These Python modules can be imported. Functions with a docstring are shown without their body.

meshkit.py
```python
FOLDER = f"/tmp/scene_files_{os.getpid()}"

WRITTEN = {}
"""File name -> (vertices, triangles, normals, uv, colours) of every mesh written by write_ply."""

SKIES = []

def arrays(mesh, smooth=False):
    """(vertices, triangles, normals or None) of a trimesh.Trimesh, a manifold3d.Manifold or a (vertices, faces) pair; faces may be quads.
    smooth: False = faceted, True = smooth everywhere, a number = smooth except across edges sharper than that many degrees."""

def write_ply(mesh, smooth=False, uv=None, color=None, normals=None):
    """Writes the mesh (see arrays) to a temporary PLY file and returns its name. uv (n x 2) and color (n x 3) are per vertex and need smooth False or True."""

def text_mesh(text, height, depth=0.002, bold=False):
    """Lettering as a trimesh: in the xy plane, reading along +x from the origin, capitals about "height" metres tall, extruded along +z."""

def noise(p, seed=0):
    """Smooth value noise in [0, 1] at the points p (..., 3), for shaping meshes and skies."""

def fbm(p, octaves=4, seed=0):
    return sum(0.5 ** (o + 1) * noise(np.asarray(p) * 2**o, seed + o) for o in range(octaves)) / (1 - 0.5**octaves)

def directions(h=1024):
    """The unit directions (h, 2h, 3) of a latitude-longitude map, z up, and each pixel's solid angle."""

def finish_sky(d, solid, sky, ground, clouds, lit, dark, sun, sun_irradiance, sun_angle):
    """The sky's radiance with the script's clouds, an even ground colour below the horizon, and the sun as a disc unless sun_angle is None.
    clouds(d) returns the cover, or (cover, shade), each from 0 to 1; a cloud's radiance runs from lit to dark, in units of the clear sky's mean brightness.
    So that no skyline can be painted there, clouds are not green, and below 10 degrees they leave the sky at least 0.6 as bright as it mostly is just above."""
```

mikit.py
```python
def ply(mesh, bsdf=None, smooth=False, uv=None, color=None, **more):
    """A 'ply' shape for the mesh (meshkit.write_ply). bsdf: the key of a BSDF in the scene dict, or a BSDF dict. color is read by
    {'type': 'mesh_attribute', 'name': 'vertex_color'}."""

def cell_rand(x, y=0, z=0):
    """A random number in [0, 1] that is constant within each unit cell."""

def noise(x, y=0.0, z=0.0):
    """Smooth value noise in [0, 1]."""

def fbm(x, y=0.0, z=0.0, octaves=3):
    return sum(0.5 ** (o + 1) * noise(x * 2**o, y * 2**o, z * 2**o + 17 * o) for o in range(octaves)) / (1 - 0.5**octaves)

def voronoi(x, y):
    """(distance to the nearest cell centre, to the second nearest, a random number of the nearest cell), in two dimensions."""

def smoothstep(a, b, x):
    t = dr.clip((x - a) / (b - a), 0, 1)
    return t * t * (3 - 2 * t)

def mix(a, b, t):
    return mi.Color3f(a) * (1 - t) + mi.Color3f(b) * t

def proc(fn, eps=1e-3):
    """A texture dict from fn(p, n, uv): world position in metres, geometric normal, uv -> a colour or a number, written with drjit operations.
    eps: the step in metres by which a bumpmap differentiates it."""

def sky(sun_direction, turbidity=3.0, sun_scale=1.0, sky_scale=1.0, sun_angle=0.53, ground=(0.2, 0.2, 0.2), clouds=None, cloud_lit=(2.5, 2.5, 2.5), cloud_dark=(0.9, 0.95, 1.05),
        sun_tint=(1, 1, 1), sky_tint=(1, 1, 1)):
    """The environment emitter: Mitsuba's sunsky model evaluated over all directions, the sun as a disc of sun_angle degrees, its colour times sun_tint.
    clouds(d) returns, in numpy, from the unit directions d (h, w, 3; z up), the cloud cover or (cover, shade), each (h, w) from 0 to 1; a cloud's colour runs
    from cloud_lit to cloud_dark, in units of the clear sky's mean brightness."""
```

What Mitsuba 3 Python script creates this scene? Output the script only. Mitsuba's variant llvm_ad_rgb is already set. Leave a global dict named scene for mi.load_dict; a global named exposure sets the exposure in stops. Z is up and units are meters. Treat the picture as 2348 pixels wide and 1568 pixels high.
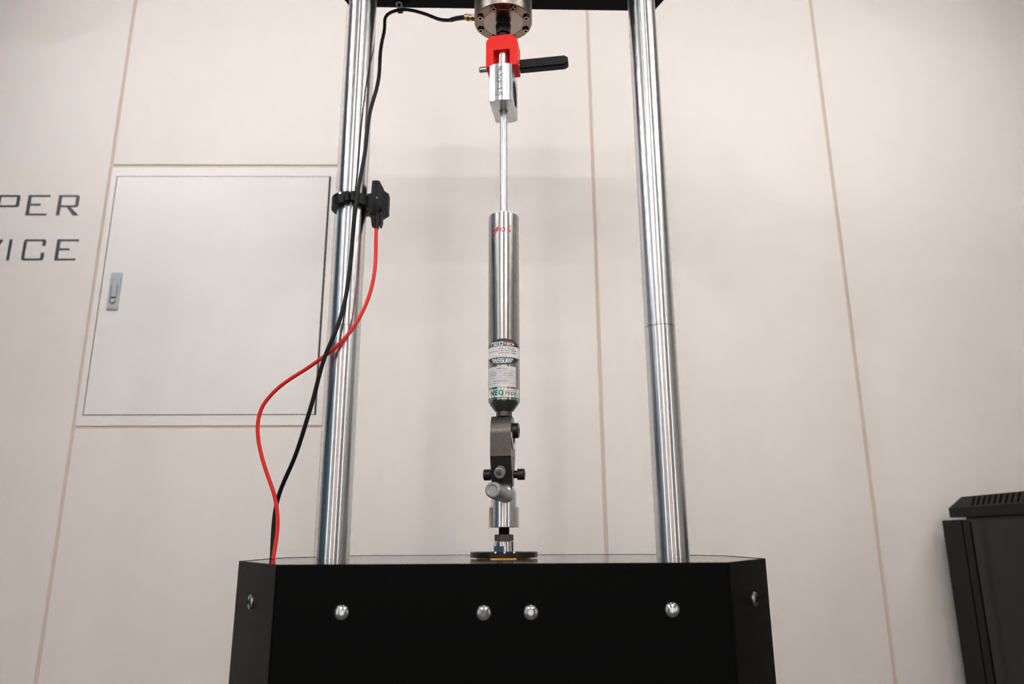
import math
import numpy as np
import trimesh
import mitsuba as mi
import mikit
import meshkit
from mikit import proc, noise, fbm, smoothstep, mix
from scipy.interpolate import CubicSpline
from shapely.geometry import Polygon, LineString, Point, box
from shapely.ops import unary_union
from shapely import affinity

scene = {'type': 'scene'}
labels = {}
T = mi.ScalarTransform4f

# ------------------------------------------------------------------ camera, light, exposure
PITCH, YAW, ROLL, FOCAL = .259, .0125, -.0047, 1711.0
CAM = np.array([0.0, -1.187, 0.0275])
fw = np.array([math.sin(YAW) * math.cos(PITCH), math.cos(YAW) * math.cos(PITCH), math.sin(PITCH)])
rt = np.cross(fw, [0, 0, 1.0]); rt /= np.linalg.norm(rt)
up = np.cross(rt, fw)
up = -rt * math.sin(ROLL) + up * math.cos(ROLL)
scene['camera'] = {
    'type': 'thinlens', 'fov_axis': 'x', 'fov': math.degrees(2 * math.atan(1174 / FOCAL)),
    'aperture_radius': 0.0034, 'focus_distance': 1.20, 'near_clip': 0.02, 'far_clip': 50.0,
    'to_world': T().look_at(origin=CAM.tolist(), target=(CAM + fw).tolist(), up=up.tolist()),
}
exposure = 0.92
CEIL, FLOOR = 1.95, -0.90
ROOM = dict(x0=-2.1, x1=3.0, y0=-4.6, y1=0.62)
# ceiling LED lamps: (x, y, length along x, length along y, radiance)
LAMPS = [(-1.72, -1.30, .42, .10, 16.0), (.10, -1.30, .46, .10, 15.0), (1.50, -1.30, .42, .10, 15.0),
         (-1.0, -3.4, .9, .5, 13.0), (1.0, -3.4, .9, .5, 13.0)]
LAMP_TINT = (1.0, .97, .93)
# spotlights added out of view to pool light on the wall: (x, y, aimed at x and z on the wall, intensity, beam, cutoff, tint)
ADDED_SPOTS = [(x, -1.52, .06 + .05 * x, 1.0, .36, 14, 50, (1.0 - .02 * (x < 0), .985, .985 - .02 * x)) for x in (-1.90, -1.27, -.63, .05, .70, 1.33, 1.95)] + [
    (sx * (1.75 + .12 * (k % 2)), y, .06 + sx * .04, 1.02 - .14 * (sx > 0), 1.20 - .15 * (sx > 0), 9, 42 - 2 * (sx > 0), (.985 - .01 * sx, .99, 1.0 - .02 * sx)) for sx in (-1, 1) for k, y in enumerate((-1.25, -1.02, -.80, -.58, -.36))]
# lit window slits in the wall behind the camera: (x, width, radiance)
SLITS = [(-.92, .20, 2.5), (.14, .07, 2.8), (1.22, .14, 2.5)]
# and in the side walls: (side, y, width, radiance)
SIDE_SLITS = [('left', -2.30, .18, 2.0), ('right', -3.20, .22, 2.4)]
SLIT_TINT = (.93, .97, 1.0)


# ------------------------------------------------------------------ helpers
def bsdf(key, d):
    scene[key] = d
    return key


def pr(key, color, rough=.5, metal=0.0, spec=.5, **more):
    c = color if isinstance(color, dict) else {'type': 'rgb', 'value': list(color)}
    return bsdf(key, {'type': 'twosided', 'bsdf': dict(type='principled', base_color=c, roughness=rough, metallic=metal, specular=spec, **more)})


def add(key, mesh, mat, smooth=False, **more):
    n, k = 0, key
    while k in scene:
        n += 1
        k = f'{key}_{n:03d}'
    scene[k] = mikit.ply(mesh, mat, smooth=smooth, **more)
    return k


def tag(key, label=None, category=None, group=None, kind=None):
    labels[key] = {a: b for a, b in (('label', label), ('category', category), ('group', group), ('kind', kind)) if b}
    return key


def cat(*ms):
    return trimesh.util.concatenate([m for m in ms])


def mv(m, x=0, y=0, z=0):
    m = m.copy(); m.apply_translation([x, y, z]); return m


def rot(m, deg, axis, point=(0, 0, 0)):
    m = m.copy(); m.apply_transform(trimesh.transformations.rotation_matrix(math.radians(deg), axis, point)); return m


def aim(m, d):
    """Turns +z of the mesh towards d."""
    m = m.copy(); m.apply_transform(trimesh.geometry.align_vectors([0, 0, 1], np.asarray(d, float) / np.linalg.norm(d))); return m


def cbox(x0, x1, y0, y1, z0, z1, c=.001):
    """Box with chamfered edges."""
    p = []
    for X, sx in ((x0, 1), (x1, -1)):
        for Y, sy in ((y0, 1), (y1, -1)):
            for Z, sz in ((z0, 1), (z1, -1)):
                p += [(X, Y + sy * c, Z + sz * c), (X + sx * c, Y, Z + sz * c), (X + sx * c, Y + sy * c, Z)]
    return trimesh.convex.convex_hull(np.array(p))


def hull(p):
    return trimesh.convex.convex_hull(np.array(p, float))


def lathe(prof, seg=64):
    prof = list(prof)
    if prof[0][0] > 1e-9 or prof[-1][0] > 1e-9:
        prof = prof + [prof[0]]
    m = trimesh.creation.revolve(np.array(prof, float), sections=seg)
    if m.volume < 0:
        m.invert()
    return m


def turned(prof, seg=128, at=(0, 0, 0), crease=28):
    """A lathe with (vertices, normals split at creases) and uv along the turning direction: returns (mesh, uv)."""
    prof = np.array(prof, float)
    runs, cur = [], [prof[0], prof[1]]
    for k in range(1, len(prof) - 1):
        d0, d1 = prof[k] - prof[k - 1], prof[k + 1] - prof[k]
        c = (d0 @ d1) / (np.linalg.norm(d0) * np.linalg.norm(d1) + 1e-15)
        if math.degrees(math.acos(max(-1, min(1, c)))) > crease:
            runs.append(cur); cur = [prof[k], prof[k + 1]]
        else:
            cur.append(prof[k + 1])
    runs.append(cur)
    ang = np.linspace(0, 2 * math.pi, seg + 1) + math.pi / 2
    V, F, U, o = [], [], [], 0
    for r in runs:
        r = np.array(r); r[:, 0] = np.maximum(r[:, 0], 1e-5)
        for q in r:
            V.append(np.c_[q[0] * np.cos(ang), q[0] * np.sin(ang), np.full(seg + 1, q[1])])
            U.append(np.c_[np.linspace(0, 1, seg + 1), np.full(seg + 1, (q[1] + q[0]) * 4)])
        n = seg + 1
        for k in range(len(r) - 1):
            j = np.arange(seg)
            a, b, c, d = o + k * n + j, o + k * n + j + 1, o + (k + 1) * n + j + 1, o + (k + 1) * n + j
            F += [np.c_[a, b, c], np.c_[a, c, d]]
        o += len(r) * n
    m = trimesh.Trimesh(np.concatenate(V) + np.array(at), np.concatenate(F), process=False)
    return m, np.concatenate(U)


def add_turned(key, prof, mat, at=(0, 0, 0), seg=128, crease=28):
    m, uv = turned(prof, seg, at, crease)
    return add(key, m, mat, smooth=True, uv=uv)


def add_ground(key, m, mat, cx, cy, angle=28):
    """A solid finished on the lathe: creases split, uv running round the axis at (cx, cy)."""
    m = trimesh.graph.smooth_shade(m, angle=math.radians(angle), facet_minarea=None)
    v = np.array(m.vertices)
    x, y = v[:, 0] - cx, v[:, 1] - cy
    return add(key, trimesh.Trimesh(v, m.faces, process=False), mat, smooth=True, uv=np.c_[np.arctan2(x, -y) / 6.3, v[:, 2] * 4 + np.hypot(x, y) * 2])


def ground(key, color, au, av):
    return bsdf(key, {'type': 'twosided', 'bsdf': {'type': 'roughconductor', 'material': 'none', 'distribution': 'ggx', 'alpha_u': au, 'alpha_v': av,
                      'specular_reflectance': color if isinstance(color, dict) else {'type': 'rgb', 'value': list(color)}}})


def prism(poly, z0, z1):
    m = trimesh.creation.extrude_polygon(poly, z1 - z0, engine='earcut')
    return mv(m, 0, 0, z0)


def cprism(poly, z0, z1, c):
    """Convex prism with chamfered rims."""
    a = np.array(poly.exterior.coords)[:-1]
    b = np.array(poly.buffer(-c, join_style=2).exterior.coords)[:-1]
    return hull([(*q, z) for q in a for z in (z0 + c, z1 - c)] + [(*q, z) for q in b for z in (z0, z1)])


def diff(a, *bs):
    return trimesh.boolean.difference([a, *bs], engine='manifold') if bs else a


def inter(*ms):
    return trimesh.boolean.intersection(list(ms), engine='manifold')


def union(*ms):
    return trimesh.boolean.union(list(ms), engine='manifold')


def ngon(n, r, a0=0.0):
    return Polygon([(r * math.cos(math.radians(a0) + 2 * math.pi * i / n), r * math.sin(math.radians(a0) + 2 * math.pi * i / n)) for i in range(n)])


def tube(pts, r, sides=14, step=.004, cap=True):
    p = np.array(pts, float)
    s = np.r_[0, np.cumsum(np.linalg.norm(np.diff(p, axis=0), axis=1))]
    n = max(3, int(s[-1] / step))
    t = np.linspace(0, s[-1], n)
    q = CubicSpline(s, p)(t) if len(p) > 2 else p[0] + (p[1] - p[0]) * (t / s[-1])[:, None]
    tan = np.gradient(q, axis=0); tan /= np.linalg.norm(tan, axis=1, keepdims=True)
    a = np.cross(tan[0], [0.3, 1, .2]); a /= np.linalg.norm(a)
    fr = []
    for k in range(n):
        a = a - tan[k] * (a @ tan[k]); a /= np.linalg.norm(a)
        fr.append((a, np.cross(tan[k], a)))
    ang = np.arange(sides) * 2 * math.pi / sides
    v = np.concatenate([q[k] + r * (np.cos(ang)[:, None] * fr[k][0] + np.sin(ang)[:, None] * fr[k][1]) for k in range(n)])
    f = []
    for k in range(n - 1):
        for j in range(sides):
            b, c = k * sides, (k + 1) * sides; j2 = (j + 1) % sides
            f += [[b + j, b + j2, c + j2], [b + j, c + j2, c + j]]
    for j in range(1, sides - 1):
        f += [[0, j + 1, j], [(n - 1) * sides, (n - 1) * sides + j, (n - 1) * sides + j + 1]]
    return trimesh.Trimesh(v, f, process=False)


def strokes(lines, w, cap='round'):
    cs = {'round': 1, 'flat': 2, 'square': 3}[cap]
    return unary_union([LineString(l).buffer(w / 2, cap_style=cs, join_style=1 if cap == 'round' else 2, quad_segs=4) for l in lines])


def ext(geom, d):
    g = geom.geoms if hasattr(geom, 'geoms') else [geom]
    return cat(*[trimesh.creation.extrude_polygon(x, d, engine='earcut') for x in g if x.area > 1e-12])


def fine(m, e):
    v, f = trimesh.remesh.subdivide_to_size(m.vertices, m.faces, e)
    return trimesh.Trimesh(v, f, process=False)


def bend(m, R, x, y, z, a0=0.0, edge=.0015):
    """Wraps a flat mesh (u, v, w) on an upright cylinder of radius R; u = 0 faces -y turned by a0."""
    m = fine(m, edge)
    u, v, w = m.vertices.T
    th = u / R + math.radians(a0)
    return trimesh.Trimesh(np.c_[x + (R + w) * np.sin(th), y - (R + w) * np.cos(th), z + v], m.faces, process=False)


def txt(s, h, cx=None, x0=None, y=0.0, width=None, bold=False, d=.00008):
    m = meshkit.text_mesh(s, h, d, bold)
    lo, hi = m.bounds[0, 0], m.bounds[1, 0]
    if width:
        m.apply_scale([width / (hi - lo), 1, 1]); lo, hi = m.bounds[0, 0], m.bounds[1, 0]
    m.apply_translation([cx - (lo + hi) / 2 if cx is not None else x0 - lo, y, 0])
    return m


def socket_screw(r, h, hexr=None, c=None, seg=36):
    """Socket head cap screw: head on z = 0..h, hex socket open towards +z."""
    c = c or r * .12
    head = lathe([(0, 0), (r, 0), (r, h - c), (r - c, h), (0, h)], seg)
    return diff(head, prism(ngon(6, hexr or r * .58), h * .45, h + .01))


def button_screw(r, h, seg=40):
    prof = [(0, 0), (r, 0), (r, h * .22)] + [(r * math.cos(a) * 1.0, h * .22 + h * .78 * math.sin(a)) for a in np.linspace(.25, 1.25, 7)] + [(0, h)]
    prof[-2] = (prof[-2][0], h)
    return diff(lathe(prof, seg), prism(ngon(6, r * .42), h * .35, h + .01))


# ------------------------------------------------------------------ materials
def wall_color(p, n, uv):
    k = fbm(p.x * 3.0, p.y * 3.0, p.z * 3.0)
    return mix((.785, .728, .686), (.805, .750, .708), k)


pr('mat_wall', proc(wall_color), .55, spec=.35)
pr('mat_hatch', (.80, .755, .72), .42, spec=.4)
pr('mat_joint', (.66, .54, .465), .8, spec=.2)
pr('mat_gap', (.03, .03, .025), .8)
pr('mat_ceiling', (.62, .61, .60), .8)
pr('mat_floor', proc(lambda p, n, uv: mix((.13, .105, .085), (.17, .14, .115), fbm(p.x * 2, p.y * 2, p.z))), .35)
pr('mat_blue_wall', (.050, .135, .205), .35)
pr('mat_grey_wall', (.50, .49, .475), .7)
pr('mat_brown_panel', (.36, .26, .20), .5)
pr('mat_white', (.60, .60, .60), .6)
pr('mat_dark_trim', (.05, .05, .055), .5)
pr('mat_black_powder', proc(lambda p, n, uv: mix((.0010, .0012, .0012), (.0020, .0023, .0024), noise(p.x * 900, p.y * 900, p.z * 900))), .46, spec=.055)
bsdf('mat_black_plate', {'type': 'twosided', 'bsdf': {'type': 'roughplastic', 'distribution': 'ggx', 'alpha': .010, 'int_ior': 1.8, 'nonlinear': True,
     'diffuse_reflectance': proc(lambda p, n, uv: mix((.010, .0095, .009), (.020, .018, .016), fbm(p.x * 14, p.y * 14, 0)))}})
pr('mat_black_steel', (.007, .0068, .0066), .30, spec=.35)
pr('mat_black_plastic', (.0032, .0035, .0033), .42, spec=.16)
pr('mat_black_rubber', (.0060, .0072, .0090), .48, spec=.22)
pr('mat_red_cable', (.74, .030, .022), .42, spec=.25)
pr('mat_red_clevis', (.74, .016, .009), .45, spec=.2)
pr('mat_chrome', proc(lambda p, n, uv: mix((.70, .715, .73), (.76, .77, .78), fbm(p.x * 40, p.y * 40, p.z * 6))),
   proc(lambda p, n, uv: .055 + .06 * smoothstep(.5, .8, fbm(p.x * 55, p.y * 55, p.z * 9))), 1.0)
ground('mat_column', proc(lambda p, n, uv: mix((.62, .64, .655), (.70, .71, .72), fbm(p.x * 40, p.y * 40, p.z * 6))), .022, .13)
ground('mat_shock_tube', proc(lambda p, n, uv: mix((.37, .358, .346), (.46, .442, .426), fbm(p.x * 60, p.y * 60, p.z * 14) * .7 + .3 * noise(0, 0, p.z * 2600))), .028, .07)
ground('mat_alu_turned', (.58, .60, .62), .035, .13)
ground('mat_turned', (.74, .75, .765), .025, .13)
ground('mat_bronze_turned', (.47, .405, .36), .10, .30)
pr('mat_rod', (.76, .77, .79), .05, 1.0)
pr('mat_tube_steel', proc(lambda p, n, uv: mix((.50, .49, .48), (.60, .585, .57), fbm(p.x * 60, p.y * 60, p.z * 14) * .7 + .3 * noise(0, 0, p.z * 2600))),
   proc(lambda p, n, uv: .13 + .12 * smoothstep(.45, .8, fbm(p.x * 70, p.y * 70, p.z * 20))), 1.0)
pr('mat_aluminium', proc(lambda p, n, uv: mix((.78, .80, .82), (.84, .85, .86), fbm(p.x * 120, p.y * 120, p.z * 40))), .09, 1.0)
pr('mat_bright_rim', (.90, .90, .89), .5, .5)
pr('mat_bronze_shaded', (.27, .195, .160), .24, 1.0)  # body bronze again, with the shade of the underside put into the colour
pr('mat_bronze_plate', proc(lambda p, n, uv: mix((.36, .31, .265), (.40, .345, .30), noise(p.x * 700, p.y * 700, p.z * 700))), .22, 1.0)
pr('mat_brass', (.72, .56, .34), .2, 1.0)
pr('mat_nickel', (.66, .64, .60), .2, 1.0)
pr('mat_screw_ring', (.62, .66, .58), .3, .7)
pr('mat_socket', (.02, .022, .024), .35, .3)
pr('mat_bolt', (.40, .415, .42), .12, 1.0)
pr('mat_dark_steel', proc(lambda p, n, uv: mix((.070, .060, .053), (.135, .122, .112), fbm(p.x * 700, p.y * 700, p.z * 420, 5))),
   proc(lambda p, n, uv: .24 + .16 * fbm(p.x * 400, p.y * 400, p.z * 300)), .75)
pr('mat_cast_grey', proc(lambda p, n, uv: mix((.22, .215, .21), (.36, .355, .35), fbm(p.x * 220, p.y * 220, p.z * 220))), .38, .55)
pr('mat_nut', (.075, .065, .058), .32, .8)
pr('mat_orange', (.90, .42, .05), .45)
pr('mat_navy', (.018, .030, .052), .35)
pr('mat_label', (.74, .73, .715), .4)
pr('mat_label_grey', (.66, .655, .65), .4)
pr('mat_ink', (.018, .018, .020), .5)
pr('mat_ink_red', (.72, .05, .025), .5)
pr('mat_ink_white', (.85, .86, .87), .45)
pr('mat_marker_red', (.52, .012, .020), .45)
pr('mat_lettering', (.030, .045, .055), .4)
pr('mat_led_blue', (.05, .35, .85), .3)
pr('mat_latch', (.50, .53, .55), .22, .9)
pr('mat_rack', (.0050, .0056, .0054), .45, spec=.14)
pr('mat_rack_glass', (.006, .0065, .006), .08, spec=.25)
pr('mat_deep_black', (.0015, .0016, .0016), .7, spec=.05)


def holo(p, n, uv):
    k = p.x * 900 + p.z * 260
    a = noise(p.x * 520, 0, 1.0)
    b = noise(p.x * 640, p.z * 260, 9.0)
    c = mix((.86, .82, .80), (.10, .66, .52), smoothstep(.70, .78, a))
    c = mix(c, (.92, .85, .45), smoothstep(.66, .76, b))
    return mix(c, (.45, .78, .88), smoothstep(.70, .80, noise(p.x * 700, p.z * 120, 21.0)))


pr('mat_hologram', proc(holo), .22, .25)

# ------------------------------------------------------------------ room shell
W0 = .6                                    # front of the panelled wall
x0, x1, y0 = ROOM['x0'], ROOM['x1'], ROOM['y0']
tag(add('wall_back', cbox(x0 - .1, x1 + .1, W0 + .004, W0 + .14, FLOOR, CEIL, .001), 'mat_joint'), kind='structure')
G = .0042
JX = [x0, -1.66, -1.0275, -.4340, .2380, .8720, 1.505, 2.14, x1]
for i in range(len(JX) - 1):
    a, b = JX[i] + (.0008 if i == 3 else G), JX[i + 1] - (.0008 if i == 2 else G)
    if i == 2:
        add('wall_back__panel', cbox(a, b, W0, W0 + .02, FLOOR, .2880, .0012), 'mat_wall')
        add('wall_back__panel', cbox(a, b, W0, W0 + .02, .9850, CEIL, .0012), 'mat_wall')
    else:
        add('wall_back__panel', cbox(a, b, W0, W0 + .02, FLOOR, CEIL, .0012), 'mat_wall')
tag(add('wall_left', cat(cbox(x0 - .1, x0, y0, .0 - 2.05, FLOOR, CEIL), cbox(x0 - .1, x0, .42, W0, FLOOR, CEIL)), 'mat_white'), kind='structure')
add('wall_left__blue_panel', cbox(x0 - .1, x0 + .004, -2.05, .42, FLOOR, CEIL), 'mat_blue_wall')
tag(add('wall_right', cbox(x1, x1 + .1, y0, W0, FLOOR, CEIL), 'mat_grey_wall'), kind='structure')
tag(add('wall_front', cbox(x0, x1, y0 - .1, y0, FLOOR, CEIL), 'mat_brown_panel'), kind='structure')
for x, w, rad in SLITS:
    add('wall_front__window', cbox(x - w / 2, x + w / 2, y0 - .02, y0 + .012, FLOOR + .1, CEIL - .05, .002), 'mat_white',
        emitter={'type': 'area', 'radiance': {'type': 'rgb', 'value': [rad * c for c in SLIT_TINT]}})
for side, y, w, rad in SIDE_SLITS:
    X = x0 if side == 'left' else x1
    add(f'wall_{side}__window', cbox(X - .012, X + .012, y - w / 2, y + w / 2, FLOOR + .1, CEIL - .05, .002), 'mat_white',
        emitter={'type': 'area', 'radiance': {'type': 'rgb', 'value': [rad * c for c in SLIT_TINT]}})
tag(add('floor', cbox(x0 - .1, x1 + .1, y0 - .1, W0 + .1, FLOOR - .1, FLOOR), 'mat_floor'), kind='structure')
tag(add('ceiling', cbox(x0 - .1, x1 + .1, y0 - .1, W0 + .1, CEIL, CEIL + .1), 'mat_ceiling'), kind='structure')
for x, y, lx, ly, rad in LAMPS:
    add('ceiling__light_strip', cbox(x - lx / 2, x + lx / 2, y - ly / 2, y + ly / 2, CEIL - .03, CEIL - .0005, .004), 'mat_white',
        emitter={'type': 'area', 'radiance': {'type': 'rgb', 'value': [rad * c for c in LAMP_TINT]}})

for x, y, tx, tz, power, beam, cut, tint in ADDED_SPOTS:  # cans, stems and emitters of the added spotlights
    o = np.array([x, y, CEIL - .16])
    d = np.array([tx, W0, tz]) - o
    d /= np.linalg.norm(d)
    can = diff(lathe([(0, -.12), (.055, -.12), (.06, -.115), (.06, 0), (0, 0)], 32), mv(trimesh.creation.cylinder(.054, .03, sections=32), 0, 0, 0))
    add('ceiling__added_spotlight', mv(aim(can, d), *(o - d * .004)), 'mat_dark_trim')
    add('ceiling__added_spotlight_stem', tube([tuple(o - d * .06), (o[0] - d[0] * .06, o[1] - d[1] * .06, CEIL)], .008, 10), 'mat_dark_trim')
    for dx in (-.05, .05):
        q = o + np.array([dx, 0, 0])
        scene[f'light_{len(scene):03d}'] = {'type': 'spot', 'intensity': {'type': 'rgb', 'value': [power / 2 * c for c in tint]}, 'beam_width': float(beam), 'cutoff_angle': float(cut),
                                         'to_world': T().look_at(origin=q.tolist(), target=(q + d).tolist(), up=[0, 0, 1])}

# ------------------------------------------------------------------ access hatch in the wall
tag('access_hatch', 'cream access hatch in the wall with a chrome flush latch', 'access hatch')
fx0, fx1, fz0, fz1 = JX[2] + G, JX[3] - .0008, .2955, .9765
dx0, dx1, dz0, dz1 = -1.0098, -.4502, .3200, .9515
fr = box(fx0, fz0, fx1, fz1).difference(box(dx0, dz0, dx1, dz1))
m = trimesh.creation.extrude_polygon(fr, .02, engine='earcut')
add('access_hatch__frame', rot(mv(m, 0, 0, 0), 90, [1, 0, 0]).apply_translation([0, W0 + .02, 0]), 'mat_hatch')
add('access_hatch__gasket', cbox(dx0 - .002, dx1 + .002, W0 + .0030, W0 + .0125, dz0 - .002, dz1 + .002, .0005), 'mat_gap')
add('access_hatch__door', cbox(dx0 + .0022, dx1 - .0054, W0 + .0004, W0 + .009, dz0 + .0022, dz1 - .0013, .0006), 'mat_hatch')
# latch: plate with a recess, a paddle and a key barrel
lx0, lx1, lz0, lz1 = -.9868, -.9594, .5845, .6825
plate = diff(cbox(lx0, lx1, W0 - .0035, W0 + .001, lz0, lz1, .0008), mv(rot(prism(LineString([(0, -.020), (0, .020)]).buffer(.0082), -.003, .01), 90, [1, 0, 0]), (lx0 + lx1) / 2, W0 - .001, .626))
labels[add('access_hatch__door__latch_plate', plate, 'mat_latch')] = {'label': 'chrome latch plate'}
add('access_hatch__door__latch_paddle', cbox(-.9802, -.9662, W0 - .0052, W0 - .0012, .6170, .6640, .0012), 'mat_latch')
add('access_hatch__door__latch_recess', cbox(-.9808, -.9654, W0 - .0009, W0 + .0003, .5990, .6540, .0002), 'mat_cast_grey')
add('access_hatch__door__key_barrel', mv(aim(lathe([(0, 0), (.0062, 0), (.0062, .003), (.005, .0038), (0, .0038)], 28), [0, -1, 0]), -.9736, W0 - .0004, .6085), 'mat_nickel')

# ------------------------------------------------------------------ wall lettering
LZ = .0570


def letter_poly(kind, x, z, w):
    h, v, t = LZ, .0084, .0050           # cap height, upright and level stroke
    R = lambda a, b, c, d: box(x + a, z + b, x + c, z + d)
    if kind == 'E':
        return unary_union([R(0, 0, v, h), R(0, 0, w - .002, t), R(0, h - t, w, h), R(0, .0275, w * .62, .0275 + t)])
    if kind in 'PR':
        bowl = box(x, z + .0232, x + w, z + h).intersection(box(x - .02, z + .0232, x + w, z + h).buffer(-.006).buffer(.006))
        hole = box(x + v, z + .0232 + t, x + w - v, z + h - t)
        hole = hole.intersection(box(x - .02, z + .0232 + t, x + w - v, z + h - t).buffer(-.003).buffer(.003))
        g = unary_union([bowl.difference(hole), R(0, 0, v, h)])
        if kind == 'R':
            g = unary_union([g, Polygon([(x + w * .44, z + .0240), (x + w * .62, z + .0240), (x + w + .005, z), (x + w * .80, z)])])
        return g
    if kind == 'I':
        return R(0, 0, v * .85, h)
    if kind == 'C':
        o = box(x, z, x + w, z + h).buffer(-.006).buffer(.006)
        i = box(x + v * .85, z + t, x + w - v, z + h - t).buffer(-.003).buffer(.003)
        return o.difference(i).difference(R(w - v - .001, .0205, w + .01, .0395))
    if kind == 'V':
        return strokes([[(x + .003, z + h), (x + w / 2, z + .003), (x + w - .003, z + h)]], .0072, 'flat').intersection(R(-.01, 0, w + .01, h))


def sign(key, items, label):
    tag(key, label, 'lettering')
    for k, x, z, w in items:
        m = ext(letter_poly(k, x, z, w), .0022)
        add(key + '__letter', rot(m, 90, [1, 0, 0]).apply_translation([0, W0 + .0012, 0]), 'mat_lettering')


sign('wall_lettering', [('P', -1.3065, .8398, .0575), ('E', -1.2287, .8398, .0560), ('R', -1.1504, .8398, .0535)], 'dark raised letters reading PER on the wall, upper line at the left edge')
sign('wall_lettering_001', [('V', -1.3330, .7165, .0600), ('I', -1.2570, .7165, .01), ('C', -1.2200, .7165, .0560), ('E', -1.1362, .7165, .0550)], 'dark raised letters reading VICE on the wall, lower line at the left edge')

# ------------------------------------------------------------------ testing machine
tag('testing_machine', 'tall testing machine with two chrome columns on a black octagonal base', 'testing machine')
BX, BY, BO, BS = .2655, .272, .369, .098
oct_ = Polygon([(-BX, -BY), (BX, -BY), (BO, -BS), (BO, BS), (BX, BY), (-BX, BY), (-BO, BS), (-BO, -BS)])
oct_r = oct_.buffer(-.006).buffer(.006, quad_segs=6)
shell = cat(prism(oct_r, FLOOR + .03, -.0030), prism(oct_r.difference(oct_.buffer(-.0022)), -.0030, .0006))
add('testing_machine__base_cabinet', shell, 'mat_black_powder', smooth=25)
labels[add('testing_machine__base_cabinet__top_plate', prism(oct_.buffer(-.0030), -.0028, 0.0), 'mat_black_plate')] = {'label': 'glossy black top plate'}
add('testing_machine__base_cabinet__plinth', prism(oct_.buffer(-.03), FLOOR, FLOOR + .03), 'mat_black_powder')
cn = np.array([-(BY - BS), -(BO - BX), 0]); cn = cn / np.linalg.norm(cn)
for x, z in ((-.1869, -.0527), (-.0228, -.0541), (.0317, -.0539), (.1958, -.0520)):
    b = mv(aim(button_screw(.0090, .0048), [0, -1, 0]), x, -BY, z)
    labels[add('testing_machine__base_cabinet__bolt', b, 'mat_bolt', smooth=35)] = {'label': 'silver button-head bolt'}
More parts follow.
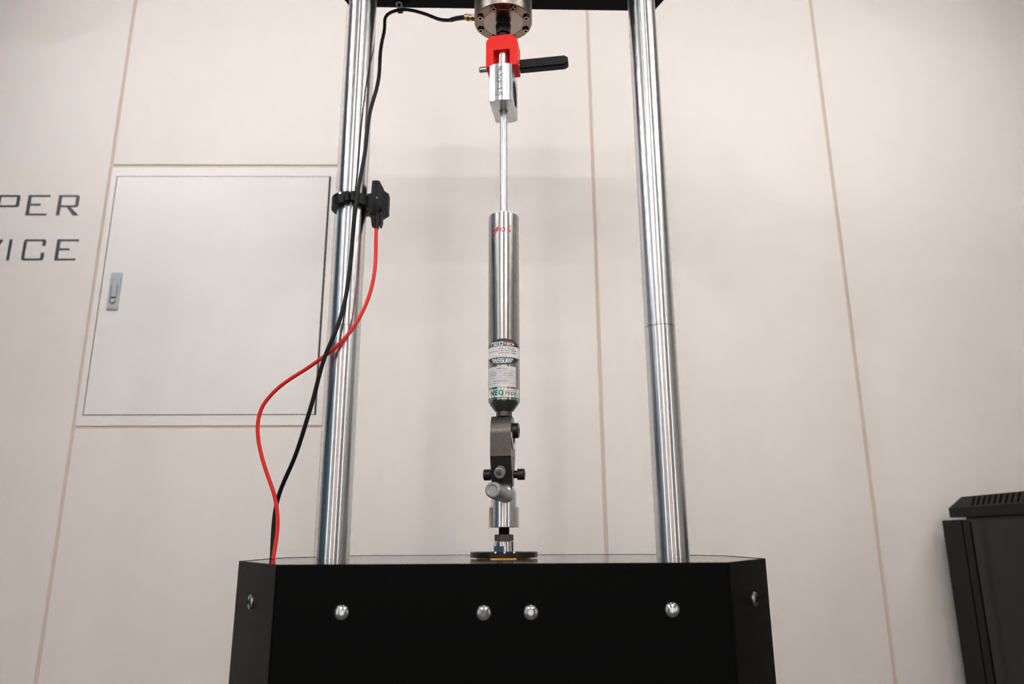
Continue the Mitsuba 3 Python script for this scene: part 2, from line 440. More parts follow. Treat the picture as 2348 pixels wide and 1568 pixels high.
for sx, t, z in ((-1, .54, -.0475), (1, .55, -.0475)):
    p = np.array([BX + (BO - BX) * t, -BY + (BY - BS) * t, z]) * [sx, 1, 1]
    n_ = cn * [-sx, 1, 1] if sx > 0 else cn
    b = mv(aim(button_screw(.0090, .0048), n_), *p)
    labels[add('testing_machine__base_cabinet__bolt', b, 'mat_bolt', smooth=35)] = {'label': 'silver button-head bolt'}
CR, JZ = .025, .3655
for sx in (-1, 1):
    k = add_turned('testing_machine__column', [(0, 0), (CR, 0), (CR, JZ - .0006), (CR - .0008, JZ), (0, JZ)], 'mat_column', (sx * .26, 0, 0))
    add_turned(k + '__upper_section', [(0, JZ), (CR - .0008, JZ + .0002), (CR, JZ + .0008), (CR, 1.25), (0, 1.25)], 'mat_column', (sx * .26, 0, 0))
    labels[k] = {'label': 'chrome column'}
cx_, cy_, co_, cs_ = .3070, .0985, .334, .034
ch = Polygon([(-cx_, -cy_), (cx_, -cy_), (co_, -cs_), (co_, cs_), (cx_, cy_), (-cx_, cy_), (-co_, cs_), (-co_, -cs_)])
m = cprism(ch, 1.063, 1.150, .0015)
for s in (-1, 1):
    m = diff(m, mv(trimesh.creation.cylinder(CR + .0004, 1, sections=96), s * .26, 0, 1.1))
m.vertices[:, 2] -= .0115 * m.vertices[:, 0]
add('testing_machine__crosshead', m, 'mat_black_powder')
# load cell under the crosshead
LC, LX = .954, .0014
LR = .0535
k = add_turned('testing_machine__load_cell', [(0, LC + .0012), (LR, LC + .0012), (LR, 1.06), (0, 1.06)], 'mat_bronze_turned', (LX, 0, 0))
labels[k] = {'label': 'round bronze load cell'}
add(k + '__bottom_ring', mv(lathe([(.0378, LC + .0012), (.0378, LC), (LR - .001, LC), (LR, LC + .001), (LR, LC + .0013)], 128), LX), 'mat_bronze_shaded', smooth=30)  # same bronze as the body; its darker underside is painted in
add(k + '__cover_plate', mv(lathe([(0, LC - .0002), (.0368, LC - .0002), (.0373, LC + .0004), (.0373, LC + .0012), (0, LC + .0012)], 96), LX), 'mat_bronze_plate', smooth=30)
for i in range(8):
    a = math.radians(22.5 + 45 * i)
    s = rot(socket_screw(.0060, .0042, .0027, .0006), 180, [1, 0, 0])
    q = lathe([(.0030, .0040), (.0048, .0040), (.0047, .0044), (.0031, .0044)], 32)
    s = rot(s, 10 * i, [0, 0, 1])
    add(k + '__screw', mv(s, LX + .0456 * math.cos(a), .0456 * math.sin(a), LC + .0002), 'mat_black_steel', smooth=30)
    add(k + '__screw_rim', mv(rot(q, 180, [1, 0, 0]), LX + .0456 * math.cos(a), .0456 * math.sin(a), LC + .0002), 'mat_screw_ring', smooth=30)
gl = np.array([-1, .05, .08]); gl /= np.linalg.norm(gl)
g0 = np.array([LX - LR + .001, .004, .9685])
gland = cat(*[mv(aim(q, gl), *g0) for q in (lathe([(0, 0), (.0068, 0), (.0068, .007), (0, .007)], 6), lathe([(0, .007), (.0052, .007), (.0052, .010), (0, .010)], 24), lathe([(0, .010), (.0075, .010), (.0075, .0145), (0, .0145)], 6), lathe([(0, .0145), (.0062, .0145), (.0058, .020), (0, .020)], 24))])
labels[add(k + '__cable_gland', gland, 'mat_brass')] = {'label': 'brass cable gland'}
hexa = lambda r, z0, z1, c=.0012, a=0: inter(prism(ngon(6, r, a), z0, z1), lathe([(0, z0), (r * .93, z0), (r + .0002, z0 + c), (r + .0002, z1 - c), (r * .93, z1), (0, z1)], 48))
labels[add(k + '__coupling_stud', mv(cat(hexa(.0146, .9285, .9445, .0012, 22), lathe([(0, .9445), (.0138, .9445), (.0145, .9455), (.0145, .9475), (.0138, .9485), (.0125, .949), (.0125, .954), (0, .954)], 64), lathe([(0, .9136), (.010, .9136), (.010, .93), (0, .93)], 32)), LX), 'mat_black_steel', smooth=25)] = {'label': 'black coupling stud'}

# ------------------------------------------------------------------ red clevis with its locking pin
TH = -9.4


def loc(m, x=0, y=0):
    return mv(rot(m, TH, [0, 0, 1]), x, y, 0)


tag('clevis', 'bright red clevis fork with a black-handled pin, hanging under the load cell', 'clevis')
cw, ct, cb = .0285, .9135, .8500
pr_ = Polygon([(-cw, cb), (-cw, ct - .0105), (-cw + .0095, ct), (cw - .0095, ct), (cw, ct - .0105), (cw, cb), (.0150, cb), (.0150, .8815), (.0135, .8835), (-.0135, .8835), (-.0150, .8815), (-.0150, cb)])
m = rot(trimesh.creation.extrude_polygon(pr_, .040, engine='earcut'), 90, [1, 0, 0]); m.apply_translation([0, .020, 0])
PY, PZ = .004, .8615
pin_hole = mv(rot(trimesh.creation.cylinder(.0058, .2, sections=40), 90, [0, 1, 0]), 0, PY, PZ)
add('clevis__fork', loc(diff(m, pin_hole), LX), 'mat_red_clevis')
pin = lathe([(0, -.0455), (.0042, -.0455), (.0055, -.0440), (.0055, .034), (0, .034)], 40)
k = add('clevis__pin', loc(mv(rot(pin, 90, [0, 1, 0]), 0, PY, PZ), LX), 'mat_nickel', smooth=30)
labels[k] = {'label': 'steel locking pin'}
hz, hy, hq = .0100, .0085, PZ - .0008
hp2 = hull([(x, PY + y, hq + z) for x, zz in ((.0305, hz), (.1120, hz), (.1180, hz - .0042)) for y in (-hy, hy) for z in (-zz + .0016, zz - .0030)] +
           [(x, PY + y, hq + z) for x, zz in ((.0305, hz), (.1115, hz), (.1175, hz - .0042)) for y in (-hy + .0022, hy - .0022) for z in (-zz, zz)])
labels[add(k + '__handle', loc(hp2, LX), 'mat_black_plastic')] = {'label': 'black bar handle'}
labels[add('clevis__bushing', loc(mv(rot(lathe([(.0056, -.0148), (.0075, -.0148), (.0075, -.0122), (.0056, -.0122)], 32), 90, [0, 1, 0]), 0, PY, PZ), LX), 'mat_nickel', smooth=30)] = {'label': 'steel bushing'}
add('clevis__bushing', loc(mv(rot(lathe([(.0056, .0122), (.0075, .0122), (.0075, .0148), (.0056, .0148)], 32), 90, [0, 1, 0]), 0, PY, PZ), LX), 'mat_nickel', smooth=30)

# ------------------------------------------------------------------ aluminium rod adapter
tag('rod_adapter', 'silver aluminium adapter block with a round cross hole and handwriting, below the red clevis', 'adapter')
AX, AY, AR = .0022, .002, .0386
blk = inter(lathe([(0, .7695), (AR - .0006, .7695), (AR, .7701), (AR, .8434), (AR - .0006, .8440), (0, .8440)], 160), trimesh.creation.box([.0402, .2, 2]))
blk = diff(blk, mv(rot(trimesh.creation.cylinder(.0232, .2, sections=72), 90, [0, 1, 0]), 0, 0, .8035), trimesh.creation.cylinder(.0079, .02, sections=40).apply_translation([-.0003, -.0021, .7695]))
bw = lambda m: loc(m, AX, AY)
add_ground('rod_adapter__block', bw(blk), 'mat_alu_turned', AX, AY)
add_turned('rod_adapter__boss', [(0, .843), (.0122, .843), (.0122, .8868), (.0114, .8876), (0, .8876)], 'mat_turned', (.0010, -.002, 0), 64)
labels[add('rod_adapter__grub_screw', loc(mv(socket_screw(.004, .004, .002), .0, 0, .8872), .0010, 0), 'mat_black_steel', smooth=30)] = {'label': 'black grub screw'}
# handwriting, read downwards: local s runs down, q across (towards the left of the letter tops)
hw = [[(0, 0), (.0015, .0062), (.004, .0022), (.0056, .0062), (.0072, -.0004)], [(.0096, .0056), (.0104, -.0008)],
      [(.0125, .0046), (.0140, .0062), (.0152, .0042), (.0135, .0004), (.0168, .0002)], [(.0160, .0052), (.0222, -.0010)], [(.0222, .0050), (.0172, -.0022)],
      [(.0250, .0054), (.0252, -.0026)], [(.0250, .0050), (.0282, .0048), (.0284, .0020), (.0254, .0016)], [(.0318, .0050), (.0322, .0004)], [(.0340, .0002), (.0342, -.0001)],
      [(.0362, .0044), (.0380, .0056), (.0390, .0036), (.0374, .0010), (.0408, .0006)], [(.0500, .0064), (.0450, .0060), (.0446, .0030), (.0480, .0034), (.0492, .0010), (.0478, -.0022), (.0446, -.0022)]]
g = strokes([[(y * 1.22 - .0052, .8372 - x * 1.17) for x, y in l] for l in hw], .00120)
labels[add('rod_adapter__handwriting', bw(bend(ext(g, .00010), AR - .00003, 0, 0, 0, edge=.002)), 'mat_ink')] = {'label': 'black marker handwriting'}

# ------------------------------------------------------------------ shock absorber
tag('shock_absorber', 'silver cylindrical shock absorber with a slim chrome rod, clamped upright in the machine', 'shock absorber')
SX, SR = .0016, .0255
S0, S1 = .2390, .5660
tubep = [(0, S0), (.0232, S0), (SR - .0002, S0 + .0028), (SR - .0002, S0 + .0052), (SR - .0008, S0 + .0056), (SR - .0008, S0 + .0062), (SR, S0 + .0066), (SR, S1 - .0030), (0, S1 - .0030)]
k = add_turned('shock_absorber__body', tubep, 'mat_shock_tube', (SX, 0, 0))
labels[add(k + '__end_cap', mv(lathe([(0, S0 + .0005), (.0238, S0 + .0005), (.0232, S0 - .001), (.0155, S0 - .0118), (.0140, S0 - .0128), (.0128, S0 - .0135), (.0128, S0 - .0212), (0, S0 - .0212)], 96), SX), 'mat_dark_steel', smooth=25)] = {'label': 'tapered end cap with a dark reflection put into its colour'}  # bright metal cone; the dark base it mirrors is put into its colour
add(k + '__top_ring', mv(lathe([(0, S1 - .0030), (SR - .0001, S1 - .0030), (SR - .0034, S1), (SR - .0042, S1 + .0008), (.012, S1 + .0008), (.0105, S1 + .0018), (0, S1 + .0018)], 96), SX), 'mat_bright_rim', smooth=28)
labels[add_turned('shock_absorber__rod', [(0, S1), (.0068, S1), (.0068, .778), (0, .778)], 'mat_turned', (SX, 0, 0), 64)] = {'label': 'chrome rod'}


def on_tube(m, z, w=0.0, a0=0.0, edge=.0015):
    return bend(mv(m, 0, 0, w), SR, SX, 0, z, a0, edge)


# red marker "#06"
g = strokes([[(-.0155, -.002), (-.0100, .0065)], [(-.0130, -.0030), (-.0078, .0070)], [(-.0170, .0012), (-.0072, .0034)], [(-.0172, -.0012), (-.0082, .0010)]], .0015).union(
    strokes([[(-.0012 + .0031 * math.cos(a), .0020 + .0030 * math.sin(a)) for a in np.linspace(0, 6.4, 20)],
             [(.0092, .0090), (.0070, .0055), (.0062, .0012), (.0068, -.0012), (.0086, -.0018), (.0100, .0002), (.0086, .0022), (.0066, .0010)]], .00135))
labels[add(k + '__handwriting', on_tube(ext(affinity.scale(g, 1.12, 1.12, origin=(0, 0)), .00012), .5285, -.00003), 'mat_marker_red')] = {'label': 'red handwritten #06'}
# oval sticker
OA = -2.5
ov = affinity.scale(Point(0, 0).buffer(1, quad_segs=40), .0355, .0216)
add(k + '__oval_label', on_tube(ext(ov, .00016), .3197, 0, OA), 'mat_label')
OZ = .3197
labels[k + '__oval_label'] = {'label': 'oval warning label'}
navy = unary_union([ov.intersection(box(-.04, .0088, .04, .03)), ov.intersection(box(-.04, -.03, .04, -.0094))])
pn = lambda geom, d=.00006: on_tube(ext(geom, d), OZ, .00016, OA)
navy_m = pn(navy)
P2 = .00022


def glyph(ch, x, y, w, h):
    L = {'n': [[(0, 0), (0, 1), (1, 1), (1, 0)]], 'E': [[(1, 0), (0, 0), (0, 1), (1, 1)], [(0, .5), (1, .5)]], 'O': [[(0, 0), (0, 1), (1, 1), (1, 0), (0, 0), (0, .1)]],
         'T': [[(0, 1), (1, 1)], [(.5, 1), (.5, 0)]], 'C': [[(1, 0), (0, 0), (0, 1), (1, 1)]], 'H': [[(0, 0), (0, 1)], [(1, 0), (1, 1)], [(0, .5), (1, .5)]],
         'N': [[(0, 0), (0, 1), (1, 0), (1, 1)]], 'S': [[(0, 0), (1, 0), (1, .5), (0, .5), (0, 1), (1, 1)]], 'U': [[(0, 1), (0, 0), (1, 0), (1, 1)]], 'R': [[(0, 0), (0, 1), (1, 1), (1, .45), (0, .45)], [(.45, .45), (1, 0)]]}[ch]
    return [[(x + a * w, y + b * h) for a, b in l] for l in L]


# "nEO TECH" word mark, white on navy
u0 = -.0205
neo = strokes(glyph('n', -.0222, .0104, .0052, .0053) + glyph('E', -.0143, .0104, .0056, .0053) + glyph('O', -.0062, .0104, .0052, .0053), .0014, 'square')
tech = strokes(glyph('T', .0012, .0107, .0034, .0034) + glyph('E', .0062, .0107, .0028, .0034) + glyph('C', .0106, .0107, .0028, .0034) + glyph('H', .0150, .0107, .0028, .0034), .0010, 'square')
tp = lambda geom, z=OZ, a=OA, w=P2: on_tube(ext(geom, .00006), z, w, a)
ns, sx_ = [], -.0142
nss = strokes(glyph('N', -.0142, 0, .0036, .0062) + glyph('S', -.0087, 0, .0034, .0062) + glyph('S', -.0038, 0, .0034, .0062) + glyph('U', .0011, 0, .0032, .0062) + glyph('R', .0058, 0, .0032, .0062), .0012, 'square')
nss = affinity.translate(affinity.skew(nss, 14, 0, origin=(0, 0)), -.001, -.0180)
wings = []
for j in range(4):
    y = -.0122 - j * .0019
    wings += [box(-.0215 + j * .0013, y, -.0152 - j * .0002, y + .0011), box(.0108 - j * .0006, y, .0170 - j * .0013, y + .0011)]
white = cat(tp(neo), tp(tech), tp(nss), tp(unary_union(wings)))
add(k + '__oval_label_print', navy_m, 'mat_navy')
add(k + '__oval_label_lettering', white, 'mat_ink_white')
small = lambda s, h, **kw: txt(s, h, d=.00006, **kw)
ink = cat(*[on_tube(mv(small(s, .0023, x0=-.0047, y=y, width=w, bold=True), 0, 0, .00016), OZ, 0, OA) for s, y, w in (('GAS FILLED', .0042, .0240), ('DO NOT OPEN', .0004, .0280), ('DO NOT HEAT', -.0035, .0274))],
          tp(strokes([[(-.0060, .0062), (-.0070, .0062), (-.0070, -.0034), (-.0060, -.0034)]], .0007, 'flat'), w=.00016),
          on_tube(mv(small('MADE IN AUSTRALIA', .0012, cx=-.0028, y=-.0078, width=.0195), 0, 0, .00016), OZ, 0, OA))
add(k + '__oval_label_lettering', ink, 'mat_ink')
redp = cat(on_tube(mv(small('CAUTION', .0023, cx=-.0190, y=-.0004, width=.0190, bold=True), 0, 0, .00016), OZ, 0, OA), tp(Polygon([(.0004, .0155), (.0175, .0155), (.0190, .0167), (-.0004, .0167)])))
add(k + '__oval_label_lettering', redp, 'mat_ink_red')
# paper warranty label
LZ0 = .2788
rb = lambda a, b, c, d, r: box(a, b, c, d).buffer(-r).buffer(r, quad_segs=6)
add(k + '__paper_label', on_tube(ext(rb(-.0335, -.0164, .0216, .0166, .002), .00014), LZ0), 'mat_label_grey')
labels[k + '__paper_label'] = {'label': 'white printed paper label'}
ln = unary_union([LineString(q).buffer(.00016) for q in ([(-.0290, .0091), (.0196, .0091)], [(-.0290, -.0024), (.0196, -.0024)], [(-.0290, -.0107), (.0196, -.0107)], [(-.0061, .0091), (-.0061, -.0024)], [(.0196, .0091), (.0196, -.0107)], [(-.0290, .0091), (-.0290, -.0107)])])
t2 = [on_tube(mv(small(s, h, cx=c, y=y, width=w, bold=b), 0, 0, .00014), LZ0) for s, h, c, y, w, b in (
    ('NEOTECH', .0017, -.0188, .0052, .0112, True), ('VIỆT NAM', .0017, -.0188, .0016, .0112, True), ('KHÁCH HÀNG', .0016, .0066, .0045, .0150, True),
    ('ANH LÊ VĂN THỤ', .0016, .0068, .0010, .0182, True), ('SẢN PHẨM BẢO HÀNH', .0018, -.0053, -.0080, .0255, True))]
neo2 = strokes(glyph('n', -.0118, .0122, .0016, .0018) + glyph('E', -.0088, .0122, .0020, .0018) + glyph('O', -.0056, .0122, .0022, .0018), .0005, 'square').union(
    strokes(glyph('T', -.0022, .0122, .0012, .0012) + glyph('E', -.0004, .0122, .0012, .0012) + glyph('C', .0014, .0122, .0012, .0012) + glyph('H', .0034, .0122, .0012, .0012), .00035, 'square'))
add(k + '__paper_label_lettering', cat(on_tube(ext(ln, .00005), LZ0, .00014), on_tube(ext(neo2, .00005), LZ0, .00014), *t2), 'mat_ink')
# hologram strip
HZ = .2526
add(k + '__hologram_strip', on_tube(ext(rb(-.0335, -.0067, .0312, .0067, .0015), .00014), HZ), 'mat_hologram')
labels[k + '__hologram_strip'] = {'label': 'rainbow hologram strip'}
hb = cat(on_tube(mv(small('NEO', .0080, x0=-.0242, y=-.0036, width=.0232, bold=True), 0, 0, .00014), HZ), on_tube(mv(small('TECH', .0052, x0=.0006, y=-.0036, width=.0208, bold=True), 0, 0, .00014), HZ))
add(k + '__hologram_strip_lettering', hb, 'mat_ink')
add(k + '__hologram_strip_lettering', tp(unary_union([box(.0012, .0034, .0250, .0042), box(.0262, -.0045, .0277, -.0018), box(.0262, -.0008, .0277, .0016)]), HZ, 0, .00014), 'mat_ink_red')

# ------------------------------------------------------------------ lower eye mount
tag('eye_mount', 'dark steel eye bracket on a chrome post with a grey lever', 'mount')
MX = .0012
EZ = .1865
arc = [(-.0225 * math.cos(a), EZ + .0335 * math.sin(a)) for a in np.linspace(.05, 1.18, 12)]
half = [(-.0075, .0700), (-.0080, .1130), (-.0225, .1532)] + arc
prof = Polygon(half + [(-y, z) for y, z in reversed(half)])
m = rot(trimesh.creation.extrude_polygon(prof, .0328, engine='earcut'), 90, [1, 0, 0])      # (x, z) profile, depth along -y
m = rot(m, 90, [0, 0, 1]); m.apply_translation([-.0182 - m.bounds[0, 0], 0, 0])               # profile x -> world y, depth -> world x
m = diff(m, mv(rot(lathe([(0, .0125), (.0135, .0125), (.0135, .03), (0, .03)], 48), 90, [0, 1, 0]), 0, 0, EZ))
mt = lambda q: loc(q, MX)
cut = trimesh.creation.box([1, 1, 1])
add('eye_mount__bracket', mt(inter(m, mv(cut, 0, 0, .1534 + .5))), 'mat_dark_steel', smooth=20)
labels[add('eye_mount__bracket_taper', mt(inter(m, mv(cut, 0, 0, .1530 - .5))), 'mat_black_steel', smooth=12)] = {'label': 'black tapered lower end of the bracket'}  # lower taper cut from the bracket solid and coloured black
xax = lambda q, y, z: mv(rot(q, 90, [0, 1, 0]), 0, y, z)
add('eye_mount__bushing', mt(xax(lathe([(.0090, .0120), (.0170, .0145), (.0170, .0158), (.0155, .0166), (.0105, .0166), (.0090, .0160)], 48), 0, EZ - .004)), 'mat_nickel', smooth=30)
add('eye_mount__cap_screw', mt(xax(mv(socket_screw(.0122, .0095, .006), 0, 0, .0150), -.002, EZ + .0085)), 'mat_black_steel', smooth=30)
for s in (-1, 1):
    q = cat(mv(socket_screw(.0088, .0110, .0045), 0, 0, .0225), lathe([(0, .016), (.0060, .016), (.0060, .0226), (0, .0226)], 28))
    if s < 0:
        q = mv(rot(q, 180, [0, 1, 0]), 0, 0, .0022)
    add('eye_mount__cap_screw', mt(xax(q, -.004, .1262)), 'mat_black_steel', smooth=30)
q = aim(cat(socket_screw(.0086, .0135, .0046), lathe([(0, -.006), (.005, -.006), (.005, .0005), (0, .0005)], 24)), [0, -.92, -.39])
labels[add('eye_mount__set_screw', mt(mv(q, -.0030, -.0135, .1315)), 'mat_cast_grey', smooth=30)] = {'label': 'grey set screw'}
post = [(0, .0458), (.0191, .0458), (.0196, .0463), (.0196, .0980)] + [(.0196 - .0105 * (1 - math.cos(a)), .0980 + .0125 * math.sin(a)) for a in np.linspace(.2, 1.5, 7)] + [(0, .1108)]
labels[add_turned('eye_mount__post', post, 'mat_turned', (MX, 0, 0), 96)] = {'label': 'chrome post'}
col = inter(lathe([(0, .0458), (.0229, .0458), (.0234, .0463), (.0234, .0757), (.0229, .0762), (0, .0762)], 96), trimesh.creation.box([.2, .0180, 1]))
add('eye_mount__collar', mt(col), 'mat_tube_steel', smooth=30)
a, b = np.array([-.0160, -.0700, .0990]), np.array([.0045, -.0120, .0925])
Lh = np.linalg.norm(b - a)
hd = lathe([(0, .0010), (.0060, .0010), (.0075, 0), (.0098, 0), (.0116, .0012), (.0122, .0034), (.0122, .034), (.0112, .037), (.0112, Lh), (0, Lh)], 64)
labels[add('eye_mount__lever', mv(aim(hd, b - a), *a), 'mat_cast_grey', smooth=30)] = {'label': 'grey cast lever'}
th = [(0, .0240)]
for i in range(9):
    z = .0335 + i * .0015
    th += [(.0078, z), (.0086, z + .00075)]
th += [(.0078, .0470), (0, .0470)]
th[0:1] = [(0, .0240), (.0076, .0240)]
labels[add('eye_mount__threaded_stud', mv(lathe(th, 40), MX), 'mat_black_steel')] = {'label': 'black threaded stud'}
add('eye_mount__lock_nut', mt(hexa(.0146, .0254, .0354, .0012, 12)), 'mat_nut')
sp = lathe([(0, .0100), (.0152, .0100), (.0157, .0105), (.0157, .0248), (.0152, .0253), (0, .0253)], 72)
sp = diff(sp, rot(mv(trimesh.creation.box([.08, .02, .0080]), 0, -.0224, .0140), -32, [0, 0, 1]))
labels[add('eye_mount__spacer', mt(sp), 'mat_rod', smooth=30)] = {'label': 'chrome spacer with a wrench flat'}

tag('flange_disc', 'round black flange disc under the chrome mount on the base top', 'disc')
fl = lathe([(0, .0016), (.0508, .0016), (.0517, .0024), (.0517, .0088), (.0505, .0100), (0, .0100)], 128)
add('flange_disc__plate', mv(fl, .0010), 'mat_black_steel', smooth=30)
for x in (-.0125, .0008, .0148):
    s = mv(aim(lathe([(0, 0), (.0018, 0), (.0014, .0008), (0, .001)], 16), [0, -.75, .66]), x + .001, -math.sqrt(.0511**2 - x * x) + .0002, .0093)
    labels[add('flange_disc__screw', s, 'mat_bright_rim', smooth=30)] = {'label': 'tiny silver screw'}
tag('orange_pad', 'thin orange pad sticking out under the black flange disc', 'pad')
add('orange_pad__sheet', cprism(Polygon([(-.043, -.030), (.044, -.030), (.044, .03), (-.043, .03)]), .0001, .0015, .0003), 'mat_orange')
add('orange_pad__tab', hull([(-.018, -.0585, .0001), (.0185, -.0585, .0001), (.0185, -.0585, .0010), (-.018, -.0585, .0010), (-.021, -.0300, .0001), (.0215, -.03, .0001), (.0215, -.03, .0014), (-.021, -.03, .0014)]), 'mat_orange')

# ------------------------------------------------------------------ sensor clamped on the left column
tag('clamped_sensor', 'black faceted sensor clamped to the left chrome column', 'sensor')
CZ = .5865
ring = diff(lathe([(.0252, CZ - .010), (.0340, CZ - .010), (.0345, CZ - .0095), (.0345, CZ + .0095), (.0340, CZ + .010), (.0252, CZ + .010)], 96),
            mv(trimesh.creation.box([.0022, .05, .05]), .0035, -.04, CZ), mv(trimesh.creation.box([.0016, .05, .05]), -.0065, -.04, CZ))
ring = union(ring, cbox(.0045, .0125, -.0375, -.0300, CZ - .009, CZ + .009, .0008), cbox(-.0055, .0018, -.0375, -.0300, CZ - .009, CZ + .009, .0008))
add('clamped_sensor__clamp_ring', mv(ring, -.26), 'mat_black_plastic', smooth=25)
for x, z in ((-.2738, .5935), (-.2620, .5925)):
    th_ = math.asin((x + .26) / .0345)
    s = mv(aim(socket_screw(.0026, .002, .0013), [math.sin(th_), -math.cos(th_), 0]), -.26 + .0343 * math.sin(th_), -.0343 * math.cos(th_), z)
    labels[add('clamped_sensor__clamp_ring__screw', s, 'mat_bright_rim', smooth=30)] = {'label': 'silver screw'}
add('clamped_sensor__arm', hull([(-.2320, y, z) for y in (-.016, .012) for z in (.5700, .6000)] + [(-.2215, y, z) for y in (-.014, .012) for z in (.5660, .6030)]), 'mat_black_plastic')
top = [(-.2245, -.0135), (-.2190, -.0145), (-.2125, -.0135), (-.2125, .016), (-.2245, .016)]
mid = [(-.2255, -.0125), (-.2150, -.0165), (-.2056, -.0095), (-.2056, .018), (-.2255, .018)]
low = [(-.2258, -.0125), (-.2150, -.0165), (-.2066, -.0095), (-.2066, .018), (-.2258, .018)]
bot = [(-.2258, -.0125), (-.2152, -.0150), (-.2140, -.0130), (-.2140, .018), (-.2258, .018)]
k = add('clamped_sensor__housing', hull([(*q, .6262) for q in top] + [(*q, .6140) for q in mid] + [(*q, .5800) for q in low] + [(*q, .5630) for q in bot]), 'mat_black_plastic')
blk2 = [(x, y, z) for x, ya, yb, zl in ((-.2075, -.0090, .012, (.5640, .6120)), (-.1965, -.0070, .009, (.5700, .6045))) for y in (ya, yb) for z in zl]
add(k + '__side_cover', hull(blk2), 'mat_black_plastic')
add(k + '__cable_shroud', cat(hull([(x, y, z) for z, xs in ((.5640, (-.2254, -.2175)), (.5440, (-.2225, -.2180))) for x in xs for y in (-.0125, -.001)]), hull([(x, y, z) for z, xs in ((.5700, (-.2108, -.2050)), (.5520, (-.2098, -.2052)), (.5440, (-.2100, -.2075))) for x in xs for y in (-.0095, .002)])), 'mat_black_plastic')
labels[add(k + '__indicator_light', mv(aim(lathe([(0, 0), (.0018, 0), (.0014, .0008), (0, .001)], 20), [-.55, -.83, 0]), -.2150, -.0164, .5925), 'mat_led_blue', smooth=30)] = {'label': 'small blue indicator'}
add('clamped_sensor__strain_relief', tube([(-.2140, -.010, .5650), (-.2139, -.0112, .5500), (-.2139, -.0120, .5378)], .0042, 18), 'mat_black_rubber', smooth=40)

# ------------------------------------------------------------------ cables
red = [(-.2141, -.012, .5400), (-.2135, -.013, .509), (-.2124, -.016, .4766), (-.2141, -.022, .4398), (-.2208, -.028, .404), (-.2337, -.033, .3692), (-.2497, -.034, .3435), (-.2702, -.03, .323), (-.2921, -.022, .3085), (-.3185, -.01, .2941), (-.3515, 0, .2755), (-.3762, .01, .2567), (-.3904, .015, .2383), (-.3965, .018, .2152), (-.3948, .02, .1872), (-.3876, .022, .1595), (-.3776, .024, .1319), (-.3664, .026, .1046), (-.3584, .028, .0742), (-.3556, .028, .0474), (-.3563, .026, .0208), (-.3575, .024, .0004)]
blk_ = [(-.0930, .022, .9790), (-.0973, .028, .9825), (-.12, .05, 1.0004), (-.1435, .07, 1.0251), (-.1759, .085, 1.048), (-.2062, .092, 1.056), (-.2226, .088, 1.0467), (-.229, .06, .9949), (-.2258, .02, .924), (-.2219, -.01, .8652), (-.2199, -.025, .819), (-.2228, -.032, .7863), (-.2294, -.034, .7523), (-.2335, -.034, .7098), (-.2348, -.035, .6759), (-.2397, -.037, .6261), (-.2439, -.0415, .5759), (-.2459, -.0415, .5444), (-.2485, -.036, .5004), (-.2516, -.034, .4401), (-.2563, -.036, .3953), (-.2673, -.040, .3472), (-.2818, -.038, .3072), (-.2956, -.03, .2523), (-.3099, -.02, .2022), (-.3289, 0, .1535), (-.3491, .022, .1178), (-.3622, .038, .088), (-.366, .042, .0543), (-.365, .040, .0241), (-.3632, .036, .0004)]
tag(add('sensor_cable', tube(red, .0031), 'mat_red_cable', smooth=40), 'red cable looping from the clamped sensor down to the base', 'cable')
tag('load_cell_cable', 'black cable running from the load cell down past the left column', 'cable')
add('load_cell_cable__cord', tube(blk_, .0033), 'mat_black_rubber', smooth=40)
ge = g0 + gl * .019
add('load_cell_cable__sleeve', tube([tuple(ge), (-.0830, .014, .9755), (-.0975, .029, .9832)], .0043, 16), 'mat_black_rubber', smooth=40)
tag('cable_clip', 'black cable clip held by one silver screw under the crosshead edge', 'cable clip')
zc = 1.063 + .0115 * .2065
add('cable_clip__strap', cat(cbox(-.2110, -.2015, .080, .112, zc - .0012, zc, .0003), mv(rot(lathe([(.0034, -.0048), (.0046, -.0048), (.0046, .0048), (.0034, .0048)], 32), 90, [0, 1, 0]), -.2062, .092, 1.056), cbox(-.2105, -.2015, .096, .099, zc - .013, zc, .0004)), 'mat_black_plastic')
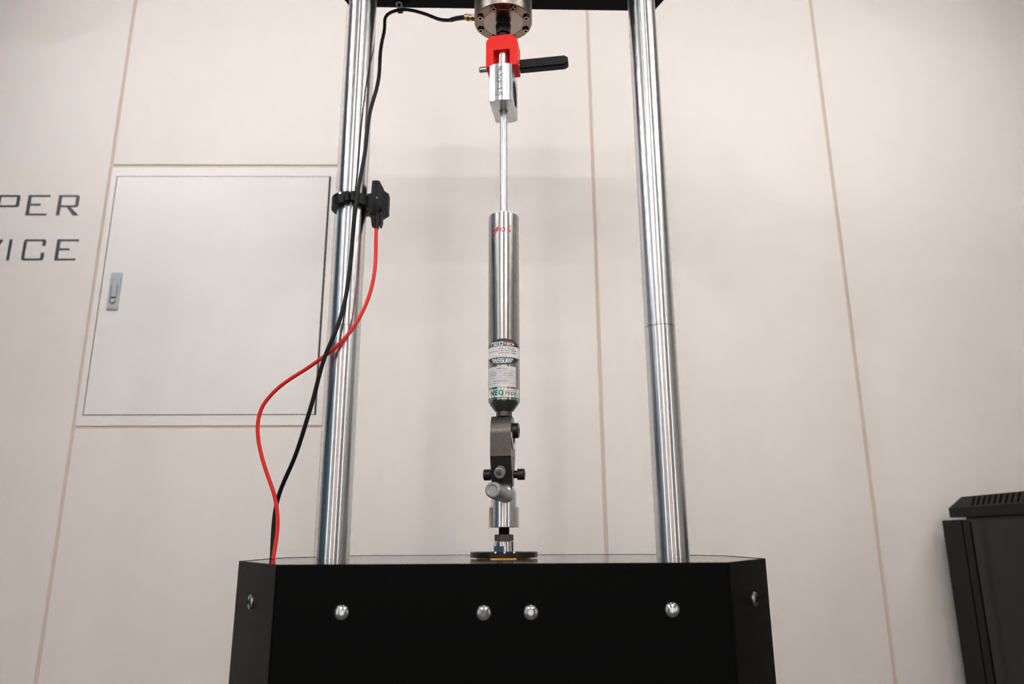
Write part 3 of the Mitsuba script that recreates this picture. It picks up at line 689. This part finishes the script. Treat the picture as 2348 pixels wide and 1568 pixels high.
cd, cp = [0, -.62, -.78], (-.2062, .0840, zc - .0035)
add('cable_clip__screw', mv(aim(socket_screw(.0050, .0034, .0030), cd), *cp), 'mat_black_steel', smooth=30)
labels[add('cable_clip__washer', mv(aim(lathe([(.0036, .0020), (.0068, .0020), (.0066, .0036), (.0038, .0036)], 40), cd), *cp), 'mat_screw_ring', smooth=30)] = {'label': 'silver ring washer'}

# ------------------------------------------------------------------ network rack at the right
tag('rack_cabinet', 'black metal rack cabinet with a vented top, at the lower right corner', 'rack cabinet')
RX, RY0, RY1, RZ = 1.001, -.050, .548, .0655
add('rack_cabinet__body', cbox(RX + .003, RX + .55, RY0, RY1, FLOOR, RZ, .002), 'mat_rack')
add('rack_cabinet__side_frame', cbox(RX - .003, RX + .006, .4745, RY1, FLOOR + .02, RZ, .0012), 'mat_rack')
add('rack_cabinet__door', cbox(RX - .003, RX + .004, RY0 + .01, .4715, FLOOR + .02, RZ - .0005, .0012), 'mat_rack')
add('rack_cabinet__door__groove', cbox(RX - .0036, RX, .4380, .4455, FLOOR + .06, RZ - .006, .0002), 'mat_deep_black')
add('rack_cabinet__door__glass', cbox(RX - .0042, RX, RY0 + .06, .4375, FLOOR + .06, RZ - .004, .0004), 'mat_rack_glass')
TX0, TX1, TY0, TY1 = RX + .010, RX + .52, RY0 + .02, .536
add('rack_cabinet__top_cover', hull([(x, y, z) for x in (TX0, TX1) for y in (TY0, TY1) for z in (.0715, .0920)] + [(x, y, .1160) for x in (TX0 + .020, TX1 - .02) for y in (TY0 + .02, TY1 - .022)]), 'mat_rack')
add('rack_cabinet__neck', cbox(RX + .03, RX + .5, RY0 + .05, .51, RZ - .002, .0720, .001), 'mat_dark_trim')
for i in range(22):
    y = .445 - i * .0185
    s = hull([(TX0 + .020 * t - .0004 * n1, y + dy + .016 * t, .0920 + .024 * t + .0003 * n1) for t in (.12, .92) for dy in (0, .0075) for n1 in (-1, 1)])
    add('rack_cabinet__top_cover__vent_slot', s, 'mat_deep_black')
